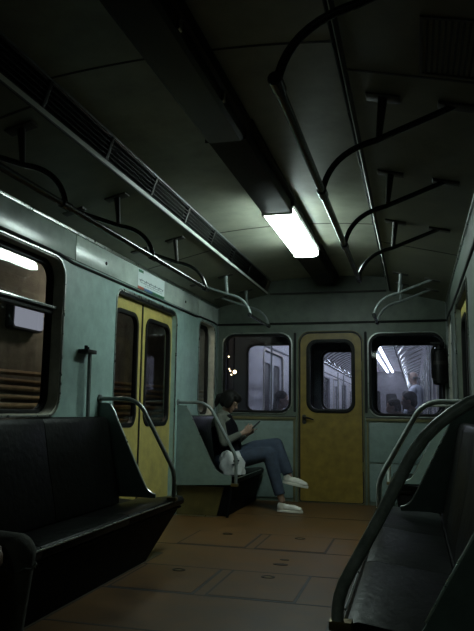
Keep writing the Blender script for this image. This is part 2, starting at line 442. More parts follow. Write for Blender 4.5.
# ------------------------------------------------------------------ doors
def door_leaf(par, x, s, a, b, m):
    mp = mX(x, s)
    wz0, wz1 = .86, 1.78
    body = holed(rr(a, b, .02, 1.93, .05, 4), [rr(a+.085, b-.085, wz0, wz1, .1)], mX(x+s*.045, s), .035)
    l = obj('door_leaf', body, m, par, bevel=.0)
    g = obj('gasket', MB().ring(rr(a+.065, b-.065, wz0-.02, wz1+.02, .115), rr(a+.10, b-.10, wz0+.016, wz1-.016, .085), mX(x+s*.045, s), -.008, .03), MT['black'], l, bevel=.004)
    obj('pane', MB().prism(rr(a+.095, b-.095, wz0+.01, wz1-.01, .09), mX(x+s*.045, s), .014, .018), MT['glass'], l)
    return l
def side_door(n, x, s, a, b, label):
    d = setting('door_%d' % n, (x, (a+b)/2, 0), label)
    mid = (a+b)/2 - (.06 if n == 1 else 0)
    door_leaf(d, x, s, a-.02, mid-.012, MT['yellow']); door_leaf(d, x, s, mid+.012, b+.02, MT['yellow'])
    obj('meeting_seal', MB().box(*sorted((x+s*.04, x+s*.08)), mid-.014, mid+.014, .02, 1.92), MT['black'], d)
    mp = mX(x, s)
    obj('door_frame', MB().ring(rrb(a-.012, b+.012, .008, 1.942, .11, .02), rrb(a, b, .02, 1.93, .10, .015), mp, -.008, .004), MT['steel'], d, bevel=.002)
    obj('door_header', MB().box(*sorted((x+s*.004, x+s*.05)), a+.03, b-.03, 1.895, 1.925), MT['black'], d, bevel=.004)
    obj('header_strip', MB().box(*sorted((x-s*.008, x+s*.03)), a+.09, b-.18, 1.917, 1.932), MT['steel'], d, bevel=.004)
    obj('sill', MB().box(*sorted((x-s*.01, x+s*.08)), a, b, .0, .022), MT['steel'], d, bevel=.003)
side_door(1, XL, -1, *DOORS[0], 'yellow double sliding door on the left under the route map')
side_door(2, XR, 1, *DOORS[0], 'yellow double sliding door on the right')
side_door(3, XL, -1, *DOORS[1], 'yellow double sliding door nearest the viewer on the left')
side_door(4, XR, 1, *DOORS[1], 'yellow double sliding door nearest the viewer on the right')
side_door(5, XL, -1, *DOORS[2], 'rear sliding door on the left'); side_door(6, XR, 1, *DOORS[2], 'rear sliding door on the right')
d = setting('door_7', ((ED[0]+ED[1])/2, D, 0), 'mustard end door with a rounded window and lever handle')
a, b, c, e = ED
obj('door_frame', MB().ring(rrb(a-.012, b+.012, c-.004, e+.012, .14, .03), rrb(a, b, c, e, .13, .03), mY(D), -.014, .03), MT['yband'], d, bevel=.004)
dl = obj('door_leaf', holed(rrb(a+.004, b-.004, c+.004, e-.004, .125, .025), [rr(*EDW, .10)], mY(D+.012), .035), MT['ydoor'], d)
obj('leaf_seal', MB().ring(rrb(a+.004, b-.004, c+.002, e-.004, .125, .025), rrb(a+.016, b-.016, c+.012, e-.016, .115, .02), mY(D+.006), 0, .01), MT['seam'], dl)
obj('gasket', MB().ring(rr(EDW[0]-.022, EDW[1]+.022, EDW[2]-.022, EDW[3]+.022, .12), rr(EDW[0]+.02, EDW[1]-.02, EDW[2]+.02, EDW[3]-.02, .085), mY(D+.012), -.01, .04), MT['black'], dl, bevel=.005)
obj('pane', MB().prism(rr(EDW[0]+.015, EDW[1]-.015, EDW[2]+.015, EDW[3]-.015, .09), mY(D+.03), 0, .004), MT['dglass'], dl)
h = obj('lever_handle', MB().tube([(-1.205, D+.0, .925), (-1.205, D-.035, .925)], .012).tube([(-1.21, D-.036, .928), (-1.16, D-.038, .922), (-1.09, D-.036, .900)], [.011, .010, .007]), MT['black'], dl)
obj('rosette', MB().prism(rr(-1.225, -1.180, .85, .955, .018), mY(D+.001), 0, .012), MT['brown'], h, bevel=.003)
obj('keyhole', MB().ell((-1.2, D+.001, .868), (.008, .004, .010), n=10, m=6), MT['darkgap'], h)
for k in range(2): obj('hinge', MB().tube([(-.556, D+.002, .35+k*1.1), (-.556, D+.002, .45+k*1.1)], .010), MT['yband'], dl)

# ------------------------------------------------------------------ ceiling vents (slanted strips with slats)
def vent(sd, label):
    s = -1 if sd == 'l' else 1
    X0, z0, X1, z1 = C+s*.694, 2.337, C+s*.644, 2.490
    y0, y1 = YB+.05, D-.02
    t = thing('ceiling_vent', label, 'vent', ((X0+X1)/2, (y0+y1)/2, 2.33), 'long air vents in the ceiling')
    nx, nz = (z1-z0), -(X1-X0)          # outward-up normal direction
    L = math.hypot(nx, nz); ux, uz = (X1-X0)/L, (z1-z0)/L
    px, pz = (-uz, ux) if ux*1 > 0 else (uz, -ux)   # points up/back behind the face
    if pz < 0: px, pz = -px, -pz
    def q(u, v): return (X0 + ux*u + px*v, z0 + uz*u + pz*v)
    ext = lambda p, q_, c: (p, c, q_)
    obj('vent_back', MB().prism([q(-.0, .045), q(L, .045), q(L, .05), q(0, .05)], ext, y0, y1), MT['darkgap'], t)
    obj('lower_lip', MB().prism([q(-.002, -.006), q(.020, -.006), q(.020, .012), q(-.002, .012)], ext, y0, y1), MT['lip'], t, bevel=.002)
    obj('lip_shade_strip', MB().prism([q(-.008, -.004), q(-.0022, -.005), q(-.0022, .018), q(-.008, .018)], ext, y0, y1), MT['brown'], t)  # underside of the lip coloured dark brown to stand for its shade
    obj('upper_lip', MB().prism([q(L-.008, -.004), q(L+.006, -.004), q(L+.006, .008), q(L-.008, .008)], ext, y0, y1), MT['railgrey'], t, bevel=.001)
    n = 6
    for k in range(n):
        u = .026 + (L-.044)*k/(n-1)
        obj('slat', MB().prism([q(u-.0028, .0), q(u+.0028, .0), q(u+.011, .03), q(u+.0054, .03)], ext, y0, y1), MT['grille'], t)
    y = 7.1
    while y > y0:
        obj('divider', MB().prism([q(.01, -.003), q(L-.004, -.003), q(L-.004, .03), q(.01, .03)], ext, y-.014, y+.014), MT['black'], t, bevel=.002)
        y -= .652
vent('l', 'long white-lipped slatted vent strip in the ceiling above the left rails')
vent('r', 'long slatted vent strip in the ceiling on the right side, facing away')

# ------------------------------------------------------------------ ceiling lamps
LX0, LX1 = C-.108, C+.108
def lamp(y0, y1, lit, label, group=None):
    t = thing('ceiling_lamp', label, 'lamp', (C, (y0+y1)/2, 2.40), group)
    ext = lambda p, q_, c: (p, c, q_)
    obj('lamp_tray', MB().box(LX0-.022, LX1+.022, y0-.015, y1+.015, 2.458, 2.528), MT['lamphous'], t, bevel=.004)
    P = [(LX0, 2.460), (LX0+.006, 2.408), (LX0+.025, 2.396), (LX1-.025, 2.396), (LX1-.006, 2.408), (LX1, 2.460)]
    obj('diffuser', MB().prism(P, ext, y0+.006, y1-.006), MT['dim'] if lit == 'dim' else MT['lit'] if lit else MT['lampoff'], t, bevel=.004)
    for yy in (y0, y1-.008):
        obj('end_cap', MB().box(LX0-.006, LX1+.006, yy, yy+.008, 2.402, 2.46), MT['lip'] if lit else MT['brown'], t, bevel=.002)
    for k in range(2):
        obj('clip', MB().box(LX1-.002, LX1+.008, y0+.3+k*.6, y0+.33+k*.6, 2.41, 2.46), MT['steel'], t, bevel=.001)
lamp(4.56, 5.90, True, 'lit white ceiling lamp, the only one glowing', None)
lamp(1.86, 3.20, False, 'dark unlit ceiling lamp in the same row as the lit one')
def spacer(y0, y1, label):
    t = thing('lamp_row_cover', label, 'cover', (C, (y0+y1)/2, 2.41))
    obj('cover_box', MB().box(LX0+.004, LX1-.004, y0, y1, 2.412, 2.528), MT['lamphous'], t, bevel=.006)
    obj('cover_flange', MB().box(LX0-.03, LX1+.03, y0, y1, 2.50, 2.528), MT['lamphous'], t, bevel=.003)
spacer(3.22, 4.54, 'dark brown box cover between unlit and lit ceiling lamps')
spacer(5.92, D-.03, 'dark box cover between lit lamp and end wall')
lamp(-2.4, -1.06, 'dim', 'faintly glowing ceiling lamp behind the viewer')
spacer(-1.04, 1.84, 'dark box cover at the near end of the lamp row')
# ------------------------------------------------------------------ overhead handrails with branching hangers
def hand(s, Ys, label):
    k = lambda X: X if s > 0 else 2*C - X
    t = thing('overhead_handrail', label, 'handrail', (k(-.355), sum(Ys)/len(Ys), 1.90), 'overhead handrails')
    y0, y1 = Ys[0], Ys[-1]
    obj('rail_bar', MB().tube([(k(-.355), y0-.02, 1.905), (k(-.355), y1+.015, 1.905)], .0155, 12), MT['hrail'], t)
    for Y in Ys:
        p = [(k(-.356), Y, 1.905)] + arc((k(-.35), Y, 1.935), (k(-.31), Y, 2.08), (k(-.13), Y, 2.115), 9) + [(k(.185), Y, 2.232)]
        b = obj('hanger_arm', MB().tube(p, .0135, 12), MT['hrail'] if Y < 5.5 else MT['railgrey'], t)
        obj('arm_flange', MB().prism([(k(.12), cz(.12)-.010), (k(.26), cz(.26)-.010), (k(.26), cz(.26)+.003), (k(.12), cz(.12)+.003)], lambda p_, q, c: (p_, c, q), Y-.03, Y+.03), MT['brown'], b, bevel=.004)
        obj('joint_sleeve', MB().tube([(k(-.355), Y-.035, 1.905), (k(-.355), Y+.035, 1.905)], .021, 12), MT['hrail'], b)
        z = obj('hanger_post', MB().tube([(k(-.12), Y, 2.115), (k(-.10), Y, cz(-.1))], [.012, .020], 10), MT['brown'] if Y < 5.5 else MT['railgrey'], t)
        obj('post_flange', MB().prism([(k(-.17), cz(-.17)-.008), (k(-.03), cz(-.03)-.008), (k(-.03), cz(-.03)+.003), (k(-.17), cz(-.17)+.003)], lambda p_, q, c: (p_, c, q), Y-.035, Y+.035), MT['brown'], z, bevel=.004)
hand(1, (1.72, 2.68, 3.60, 4.57), 'long dark overhead handrail on the right with branching hangers')
hand(1, (6.35, 6.87), 'short overhead handrail on the right near the end wall')
hand(-1, (1.62, 2.60, 3.65, 4.70), 'long dark overhead handrail along the left above the long bench')
hand(-1, (6.13, 6.95), 'short pale-tipped overhead handrail on the left near the end wall')

# ------------------------------------------------------------------ benches
def bench(y0, y1, x_root, label, m, seats, base_m, z=0):
    yc = (y0+y1)/2
    t = thing('bench_seat', label, 'bench', (XL, yc, 0), 'wall benches')
    def pr(mb, P, a, b): return mb.prism([(XL+d_, z_) for d_, z_ in P], lambda p, q, c: (p, c, q), a, b)
    seat = [(.215, .30), (.225, .335), (.40, .352), (.54, .372), (.578, .366), (.596, .345), (.592, .318), (.56, .298)]
    back = [(.03, .33), (.215, .335), (.205, .42), (.15, .66), (.108, .89), (.09, .925), (.06, .935), (.03, .925)]
    n = seats
    L = (y1-y0-.05)/n
    for k in range(n):
        a = y0+.025+k*L; b = a+L-.004
        obj('seat_cushion', pr(MB(), seat, a, b), m, t, bevel=.007)
    nb = max(1, n//1)
    for k in range(nb):
        ye = y1 - (.29 if y1-y0 > 2 else 0)
        a = y0+.025+k*(ye-y0-.05)/nb; b = a+(ye-y0-.05)/nb-.003
        obj('backrest', pr(MB(), back, a, b), m, t, bevel=.008)
    obj('edge_highlight', MB().tube([(XL+.597, y0+.04, .356), (XL+.597, y1-.2, .356)], .0045, 8), MT['steel'], t)  # added steel strip imitates the highlight on the cushion's front edge
    obj('seat_rail', pr(MB(), [(.02, .27), (.57, .285), (.57, .298), (.02, .33)], y0+.02, y1-.02), MT['basebox'], t, bevel=.002)
    e1 = .50 if y1-y0 > 2 else .03
    bb = MB(); bb.add([(XL+d_, y, z_) for d_, z_, y in ((.006, 0, y0+.03), (.50, 0, y0+.03), (.545, .272, y0+.03), (.006, .272, y0+.03), (.006, 0, y1-e1), (.50, 0, y1-e1), (.545, .272, y1-.03), (.006, .272, y1-.03))], [(0,1,2,3),(7,6,5,4),(0,4,5,1),(1,5,6,2),(2,6,7,3),(3,7,4,0)])
    obj('bench_base', bb, base_m, t, bevel=.004)
    obj('end_board', pr(MB(), [(.004, 0), (.40, 0), (.47, .268), (.004, .268)], y0+.012, y0+.03), MT['ybase'], t)
    return t
long_b = bench(1.80, 4.72, XL, 'long black leatherette bench along the left wall', MT['vinyl'], 3, MT['basebox'])
long_r = bench(2.07, 4.72, XL, 'long wrinkled black bench along the right wall, nearest the viewer', MT['vinylr'], 3, MT['basebox'])
long_r.location = (XR, (2.07+4.72)/2, 0); long_r.rotation_euler = (0, 0, PI)
short_b = bench(6.15, 7.38, XL, 'short dark bench in the far left corner under the seated woman', MT['vinyl'], 1, MT['basebox'])
dup(short_b, (XR, (6.15+7.38)/2, 0), PI, 'short dark bench in the far right corner')

# partitions at the bench ends: panel, edge trim and bent tubular rail
def partition(Y, label, pm, rm, r=.0155, low=.0, path=None, edge=None):
    t = thing('bench_partition', label, 'partition', (XL, Y, 0), 'partitions at the bench ends')
    X = lambda d_: XL+d_
    edge = edge or [(.0, 1.035), (.085, 1.030), (.125, .975), (.16, .90), (.26, .70), (.36, .50)] + [(p.x, p.y) for p in arc((.385, .455, 0), (.41, .40, 0), (.50, .388, 0), 5)] + [(.555, .380)]
    if low: edge = [e_ for e_ in edge if e_[0] < .47]
    P = edge + ([(max(.36, edge[-1][0]), low), (0, low)] if low else [(.555, .30), (0, .275)])
    obj('side_panel', MB().prism([(X(a_), b_) for a_, b_ in P], lambda p, q, c: (p, c, q), Y-.009, Y+.009), pm, t)
    obj('edge_trim', MB().tube([(X(a_), Y, b_) for a_, b_ in edge[1:]], .0075, 8), MT['steel'], t)
    path = [(X(a_), Y, b_) for a_, b_ in path] if path else [(X(.0), Y-.0, 1.062), (X(.20), Y, 1.062)] + arc((X(.22), Y, 1.062), (X(.325), Y, 1.05), (X(.375), Y, .95), 7) \
        + [(X(.565), Y, .62)] + arc((X(.57), Y, .61), (X(.60), Y, .555), (X(.60), Y, .50), 4) + [(X(.60), Y, .305+(.05 if low else 0))]
    h_ = obj('bent_handrail', MB().tube(path, r, 14), rm, t)
    obj('rail_foot', MB().box(X(.555), X(.622), Y-.022, Y+.022, .285+low*.2, .312+low*.2), MT['brass'], h_, bevel=.004)
    obj('wall_flange', MB().prism([(Y+.03*math.cos(q), 1.062+.03*math.sin(q)) for q in [2*PI*k/16 for k in range(16)]], mX(XL, 1), 0, .012), rm, h_)
    if not low: obj('support_leg', MB().tube([(X(.565), Y, .29), (X(.52), Y, .0)], .013, 10), MT['basebox'], t)
    return t
p1 = partition(6.12, 'pale blue-green partition with grey rail in front of the seated woman', MT['panel'], MT['railgrey'])
p2 = partition(4.45, 'dark partition with bent rail at far end of the long left bench', MT['panel'], MT['rail'], low=.375)
for ch in p2.children:
    if ch.name.startswith('side_panel'): ch.data.materials[0] = MT['panel']
dup(p2, (XL, 1.78, 0), 0, 'partition at the near end of the long left bench')
q = partition(4.45, 'tmp', MT['panel'], MT['rightrail'], .017, low=.375)
q.location = (XR, 4.45, 0); q.rotation_euler = (0, 0, PI); q['label'] = 'bent rail partition at far end of the right bench, before the doors'
dup(q, (XR, 6.12, 0), PI, 'bent rail partition of the far right corner bench')
q2 = partition(4.45, 'tmp', MT['panel'], MT['rightrail'], .0185, low=.375, edge=[(0, 1.0), (.03, .995), (.06, .93), (.10, .86), (.211, .641), (.288, .505), (.345, .40)],
    path=[(0, 1.045), (.10, 1.042), (.17, 1.036), (.21, 1.022), (.26, .990), (.30, .958), (.34, .918), (.38, .86), (.468, .69), (.551, .54), (.578, .49), (.592, .45), (.598, .41), (.598, .372)])
q2.location = (XR, 2.05, 0); q2.rotation_euler = (0, 0, PI); q2['label'] = ('thick grey rail and partition panel looming at lower right, nearest the viewer')

# ------------------------------------------------------------------ wall fittings
t = thing('wall_grab_bar', 'slim dark vertical bar on the blue wall between window and doors', 'grab bar', (XL, 4.17, .9))
obj('bar', MB().tube([(XL+.05, 4.185, .80), (XL+.05, 4.175, 1.372)], .012, 10), MT['railgrey'], t)
obj('second_rod', MB().tube([(XL+.035, 4.225, .80), (XL+.035, 4.215, 1.372)], .010, 10), MT['black'], t)  # second rod beside the bar, thinner and black
b_ = obj('top_bracket', MB().box(XL, XL+.075, 4.10, 4.235, 1.368, 1.395), MT['black'], t, bevel=.004)
obj('bracket_knob', MB().tube([(XL+.05, 4.12, 1.39), (XL+.05, 4.12, 1.42)], .012, 10).tube([(XL+.05, 4.15, 1.39), (XL+.05, 4.15, 1.412)], .009, 10), MT['black'], b_)
t = thing('route_map_sign', 'white route map sticker with coloured bottom stripe above the left doors', 'sign', (XL+.011, 5.345, 1.99))
obj('sign_board', MB().box(XL+.0105, XL+.0135, 5.04, 5.65, 1.998, 2.168), MT['paper'], t)
for nm, m, a0, a1 in (('red_stripe', 'red', 5.04, 5.17), ('blue_stripe', 'blue', 5.17, 5.36), ('green_stripe', 'green', 5.36, 5.65)):
    obj(nm, MB().box(XL+.0135, XL+.0145, a0, a1, 1.998, 2.020), MT[m], t)
obj('emblem', MB().box(XL+.0135, XL+.0145, 5.05, 5.15, 2.140, 2.162), MT['green'], t)
mb = MB()
for y, z_ in ((5.06, 2.075), (5.09, 2.055)):
    mb.box(XL+.0135, XL+.0142, y, 5.62-(y-5.06), z_, z_+.004)
for k in range(16):
    yy = 5.08+k*.034; mb.box(XL+.0135, XL+.0145, yy, yy+.014, 2.068+.006*((k*7) % 3-1), 2.082+.006*((k*5) % 3-1))
for k in range(12):
    yy = 5.2+k*.034; mb.box(XL+.0135, XL+.0142, yy, yy+.02, 2.038, 2.043)
obj('route_line', mb, MT['ink'], t)
for i, y in enumerate((4.45, 6.25)):
    o = obj('wall_stud', MB().ell((XL+.012, y, 2.075), (.006, .014, .014), n=12, m=6), MT['black'], loc=(XL+.01, y, 2.07))
    tag(o, ['black stud on the cornice left of the route map', 'black stud on the cornice right of the route map'][i], 'stud')
# door emergency box / extinguisher at the right of the end wall
t = thing('fire_extinguisher', 'dark extinguisher strapped in the top right corner by the end window', 'extinguisher', (.26, D-.08, 1.28))
prof = [(0, 1.30), (.055, 1.29), (.072, 1.305), (.074, 1.35), (.074, 1.61), (.058, 1.65), (.022, 1.665), (.02, 1.70), (0, 1.70)]
mb = MB(); n = 18; vs = [(.265+r_*math.cos(2*PI*k/n), D-.085+r_*math.sin(2*PI*k/n), z_) for r_, z_ in prof for k in range(n)]
fs = [(i*n+k, i*n+(k+1) % n, (i+1)*n+(k+1) % n, (i+1)*n+k) for i in range(len(prof)-1) for k in range(n)]
mb.add(vs, fs); obj('cylinder_body', mb, MT['black'], t)
obj('label_sleeve', MB().tube([(.265, D-.085, 1.50), (.265, D-.085, 1.54)], .0755, 18), MT['brown'], t)
obj('valve_head', MB().tube([(.265, D-.085, 1.70), (.265, D-.085, 1.735)], .018, 12), MT['black'], t)
obj('squeeze_handle', MB().box(.175, .32, D-.11, D-.065, 1.715, 1.745).box(.20, .28, D-.095, D-.075, 1.70, 1.71), MT['black'], t, bevel=.003)
obj('hose', MB().tube(arc((.24, D-.085, 1.71), (.165, D-.085, 1.70), (.190, D-.10, 1.50), 8)+[(.188, D-.10, 1.36)], .011, 8), MT['black'], t)
obj('wall_bracket', MB().box(.19, .345, D-.04, D-.0, 1.32, 1.68).box(.195, .335, D-.15, D-.02, 1.33, 1.345).box(.195, .335, D-.15, D-.02, 1.44, 1.455), MT['black'], t, bevel=.003)
# speaker / fan grille on the right ceiling slope
t = thing('ceiling_grille', 'square slatted grille in the ceiling at upper right', 'grille', (.16, 2.3, 2.23))
zc = lambda x: cz(x)-.006
ext = lambda p, q_, c: (p, c, q_)
for a0, a1, b0, b1 in ((.045, .056, 2.06, 2.44), (.30, .31, 2.06, 2.44), (.045, .31, 2.06, 2.07), (.045, .31, 2.43, 2.44)):
    obj('grille_frame', MB().prism([(a0, zc(a0)), (a1, zc(a1)), (a1, zc(a1)+.006), (a0, zc(a0)+.006)], ext, b0, b1), MT['brown'], t)
for k in range(12):
    a0 = .066+k*.019
    obj('slat', MB().prism([(a0, zc(a0)+.001), (a0+.008, zc(a0+.008)+.001), (a0+.008, zc(a0)+.005), (a0, zc(a0)+.005)], ext, 2.07, 2.43), MT['grille'], t)

# ------------------------------------------------------------------ people
def head(mb, c, yaw, pit, k=1.0):
    R = Matrix.Rotation(yaw, 3, 'Z') @ Matrix.Rotation(pit, 3, 'Y')      # +x is the face direction, pit>0 looks down
    c = Vector(c); p = lambda x, y, z: c + R @ Vector((x*k, y*k, z*k))
    mb.ell(c + R @ Vector((-.008, 0, .022))*k, (.094*k, .074*k, .092*k), R, 20, 14)
    mb.ell(p(.022, 0, -.045), (.062*k, .055*k, .066*k), R, 18, 12)
    mb.ell(p(.060, 0, -.092), (.024*k, .026*k, .018*k), R)               # chin
    mb.limb([p(.082, 0, .012), p(.104, 0, -.025)], [.009*k, .013*k], 10)  # nose
    mb.ell(p(.098, .010, -.029), (.009*k, .008*k, .007*k), R, 8, 6); mb.ell(p(.098, -.010, -.029), (.009*k, .008*k, .007*k), R, 8, 6)
    mb.ell(p(.080, 0, -.058), (.011*k, .022*k, .006*k), R); mb.ell(p(.078, 0, -.068), (.011*k, .019*k, .007*k), R)
    mb.ell(p(.076, .03, .026), (.014*k, .024*k, .008*k), R); mb.ell(p(.076, -.03, .026), (.014*k, .024*k, .008*k), R)
    for sy in (1, -1): mb.ell(p(-.005, .074*sy, -.01), (.017*k, .009*k, .03*k), R, 10, 8)
    return R, p
def fingers(mb, wrist, d, n, thumb, k=1.0, curl=.9):
    # d: direction the hand points, n: palm normal (fingers curl towards it), thumb: side of the thumb
    d = Vector(d).normalized(); n = Vector(n).normalized(); s = Vector(thumb).normalized()
    w0 = Vector(wrist)
    for off in (-.028, -.010, .010, .028):
        mb.limb([w0 + s*off*.5*k, w0 + d*.085*k + s*off*k], [.017*k, .0145*k], 8)
    for i, (off, L) in enumerate(((-.031, .058), (-.011, .072), (.010, .078), (.030, .070))):
        p0 = w0 + d*.085*k + s*off*k; cur = p0; dd = d.copy(); pts = [p0]
        for j, f in enumerate((.45, .32, .23)):
            dd = (dd*math.cos(curl*.7) + n*math.sin(curl*.7)).normalized() if j else (dd*math.cos(curl*.45) + n*math.sin(curl*.45)).normalized()
            n2 = n - dd*n.dot(dd); n = n2.normalized() if n2.length > 1e-3 else n
            cur = cur + dd*L*f*k; pts.append(cur)
        n = Vector(n)
        mb.limb(pts, [.0095*k, .009*k, .008*k, .007*k], 8)
    t0 = w0 + d*.03*k + s*.022*k
    mb.limb([t0, t0 + (d*.6+s*.7).normalized()*.035*k, t0 + (d*.6+s*.7).normalized()*.035*k + (d*.85+s*.1+n*.4).normalized()*.032*k, t0 + (d*.6+s*.7).normalized()*.035*k + (d*.85+s*.1+n*.5).normalized()*.055*k], [.013*k, .011*k, .0095*k, .008*k], 8)
def eyes(par, p, k=1.0):
    for sy in (1, -1):
        e = obj('eye', MB().ell(p(.0775, .030*sy, .010), (.009*k, .012*k, .006*k), n=10, m=8), MT['sole'], par)
        obj('iris', MB().ell(p(.0845, .030*sy, .009), (.003*k, .0048*k, .0048*k), n=8, m=6), MT['hair'], e)
def shoe(par, heel, toe, m, name='shoe', up_=(0, 0, 1), r=.036):
    heel, toe, u = Vector(heel), Vector(toe), Vector(up_).normalized()
    f = (toe-heel).normalized()
    s = f.cross(u).normalized(); u = s.cross(f)
    R = Matrix((f, s, u)).transposed()
    mb = MB()
    L = (toe-heel).length
    mb.ell(heel+f*.035+u*.045, (.045, r*.95, .048), R); mb.ell(heel+f*L*.5+u*.036, (L*.42, r, .036), R); mb.ell(toe-f*.05+u*.028, (.055, r*1.08, .028), R)
    mb.tube([heel+f*.03+u*.05, heel+f*.045+u*.085], [.036, .034], 12)
    sh = obj(name, mb, m, par, fuse=.006, smooth=180)
    sb = MB(); n = 20; top = []; bot = []
    pts = []
    for k in range(n):
        q = 2*PI*k/n; cx = math.cos(q); sy = math.sin(q)
        x = L*.5 + cx*(L*.5+.012); wdt = (r*1.12)*(1.0 if cx > -.2 else .88)
        pts.append((x, sy*wdt))
    sb.prism(pts, lambda a, b, c: heel+f*a+s*b+u*c, -.006, .018)
    obj('sole', sb, MT['sole'] if m is MT['shoe'] else MT['black'], sh, bevel=.003)
    lb = MB()
    for k in range(4):
        a = L*(.42+.09*k); h_ = .074-.011*k
        lb.tube([heel+f*a+s*(-.02)+u*(h_-.006), heel+f*(a+.004)+u*h_, heel+f*a+s*.02+u*(h_-.006)], .003, 6)
    obj('laces', lb, MT['sole'], sh)
    return sh

def woman():
    t = thing('person', 'seated woman in black vest and jeans, legs crossed, looking down at phone', 'person', (-1.86, 6.70, .37))
    y = 6.72
    body = MB()
    hc = Vector((-1.865, y-.01, 1.085))
    R, p = head(body, hc, -.12, .55, .93)
    body.limb([(-1.93, y, .94), (-1.905, y, 1.02)], [.048, .044])
    body.limb([(-1.90, y, .50), (-1.93, y, .66), (-1.945, y, .84), (-1.94, y, .92)], [.125, .105, .115, .075], 18)
    for sy, el, wr in ((-1, (-1.87, 6.52, .665), (-1.70, 6.61, .765)), (1, (-1.85, 6.90, .66), (-1.69, 6.79, .755))):
        sh = (-1.945, y+.155*sy, .905)
        body.limb([(-1.94, y, .90), sh], [.06, .05]); body.limb([sh, el], [.045, .036]); body.limb([el, wr], [.034, .023])
    fingers(body, (-1.70, 6.61, .765), (.75, .45, .45), (-.3, .55, .3), (-.2, -.2, 1), .88, 1.0)
    fingers(body, (-1.69, 6.79, .755), (.70, -.35, .5), (-.2, -.8, .2), (-.2, .1, 1), .88, 1.1)
    kn1, an1 = (-1.435, 6.63, .565), (-1.295, 6.62, .11)
    kn2, an2 = (-1.37, 6.70, .655), (-1.225, 6.66, .325)
    for hp, kn, an in (((-1.88, 6.63, .465), kn1, an1), ((-1.88, 6.81, .475), kn2, an2)):
        body.limb([hp, kn], [.08, .052]); body.limb([kn, an], [.05, .034])
    b = obj('body', body, MT['skin'], t, fuse=.0065, smooth=180, sm=2)
    eyes(b, p, .93)
    # clothes
    s1 = MB()
    s1.limb([(-1.90, y, .56), (-1.93, y, .68), (-1.945, y, .84), (-1.938, y, .93)], [.12, .115, .125, .078], 18)
    for sy, el, wr in ((-1, (-1.87, 6.52, .665), (-1.72, 6.60, .756)), (1, (-1.85, 6.90, .66), (-1.71, 6.80, .748))):
        sh = (-1.945, y+.155*sy, .90)
        s1.limb([(-1.94, y, .895), sh], [.07, .06]); s1.limb([sh, el], [.057, .048]); s1.tube([el, wr], [.046, .032], 14)
    obj('sweater', s1, MT['sleeve'], t, fuse=.009, smooth=180, sm=3)
    v1 = MB()
    v1.limb([(-1.89, y, .50), (-1.915, y, .62), (-1.930, y, .80), (-1.925, y, .895)], [.135, .13, .138, .085], 18)
    v1.limb([(-1.82, y-.03, .52), (-1.86, y-.02, .72), (-1.875, y, .84)], [.10, .09, .07]); 
    v1.limb([(-1.83, y+.06, .55), (-1.88, y+.06, .80)], [.09, .08])
    obj('vest', v1, MT['vest'], t, fuse=.009, smooth=180)
    j = MB()
    j.limb([(-1.89, y-.04, .475), (-1.89, y+.06, .475)], [.125, .125], 18)
    j.limb([(-1.85, 6.63, .47), (-1.62, 6.63, .53), kn1], [.095, .088, .068]); j.tube([kn1, (-1.315, 6.62, .165)], [.070, .055], 14)
    j.limb([(-1.85, 6.80, .49), (-1.60, 6.76, .60), kn2], [.095, .088, .066]); j.tube([kn2, (-1.240, 6.667, .365)], [.068, .055], 14)
    obj('jeans', j, MT['jeans'], t, fuse=.009, smooth=180, sm=4)
    shoe(t, (-1.335, 6.625, .010), (-1.09, 6.60, .010), MT['shoe'])
    shoe(t, (-1.285, 6.66, .285), (-1.045, 6.635, .245), MT['shoe'], up_=(.15, 0, 1))
    hb = MB(); k = .93
    hb.ell(p(-.022, 0, .036), (.100*k, .084*k, .090*k), R, 20, 14)
    hb.ell(p(-.055, 0, -.02), (.062*k, .078*k, .085*k), R)
    hb.ell(p(.035, 0, .085), (.06*k, .070*k, .035*k), R)
    for sy in (1, -1): hb.ell(p(.015, .068*sy, -.005), (.052*k, .022*k, .075*k), R)
    hb.ell(p(.062, 0, .065), (.045*k, .062*k, .042*k), R)
    hb.limb([p(-.11, 0, .01), p(-.145, 0, -.03), p(-.135, 0, -.10), p(-.12, 0, -.15)], [.028, .034, .026, .010])
    obj('hair', hb, MT['hair'], t, fuse=.008, smooth=180)
woman()
t = thing('phone', "slim dark phone held in the seated woman's hands", 'phone', (-1.595, 6.69, .83))
Rp = Matrix.Rotation(-.75, 3, 'Y')
def slab(hx, hy, hz, c, R):
    mb = MB(); mb.box(-hx, hx, -hy, hy, -hz, hz); mb.v = [R @ v_ + Vector(c) for v_ in mb.v]; return mb
obj('phone_body', slab(.072, .037, .0045, (-1.595, 6.695, .835), Rp), MT['phone'], t, bevel=.003)
obj('phone_display', slab(.066, .033, .0006, Vector((-1.595, 6.695, .835)) + Rp @ Vector((0, 0, .0048)), Rp), MT['screen'], t)

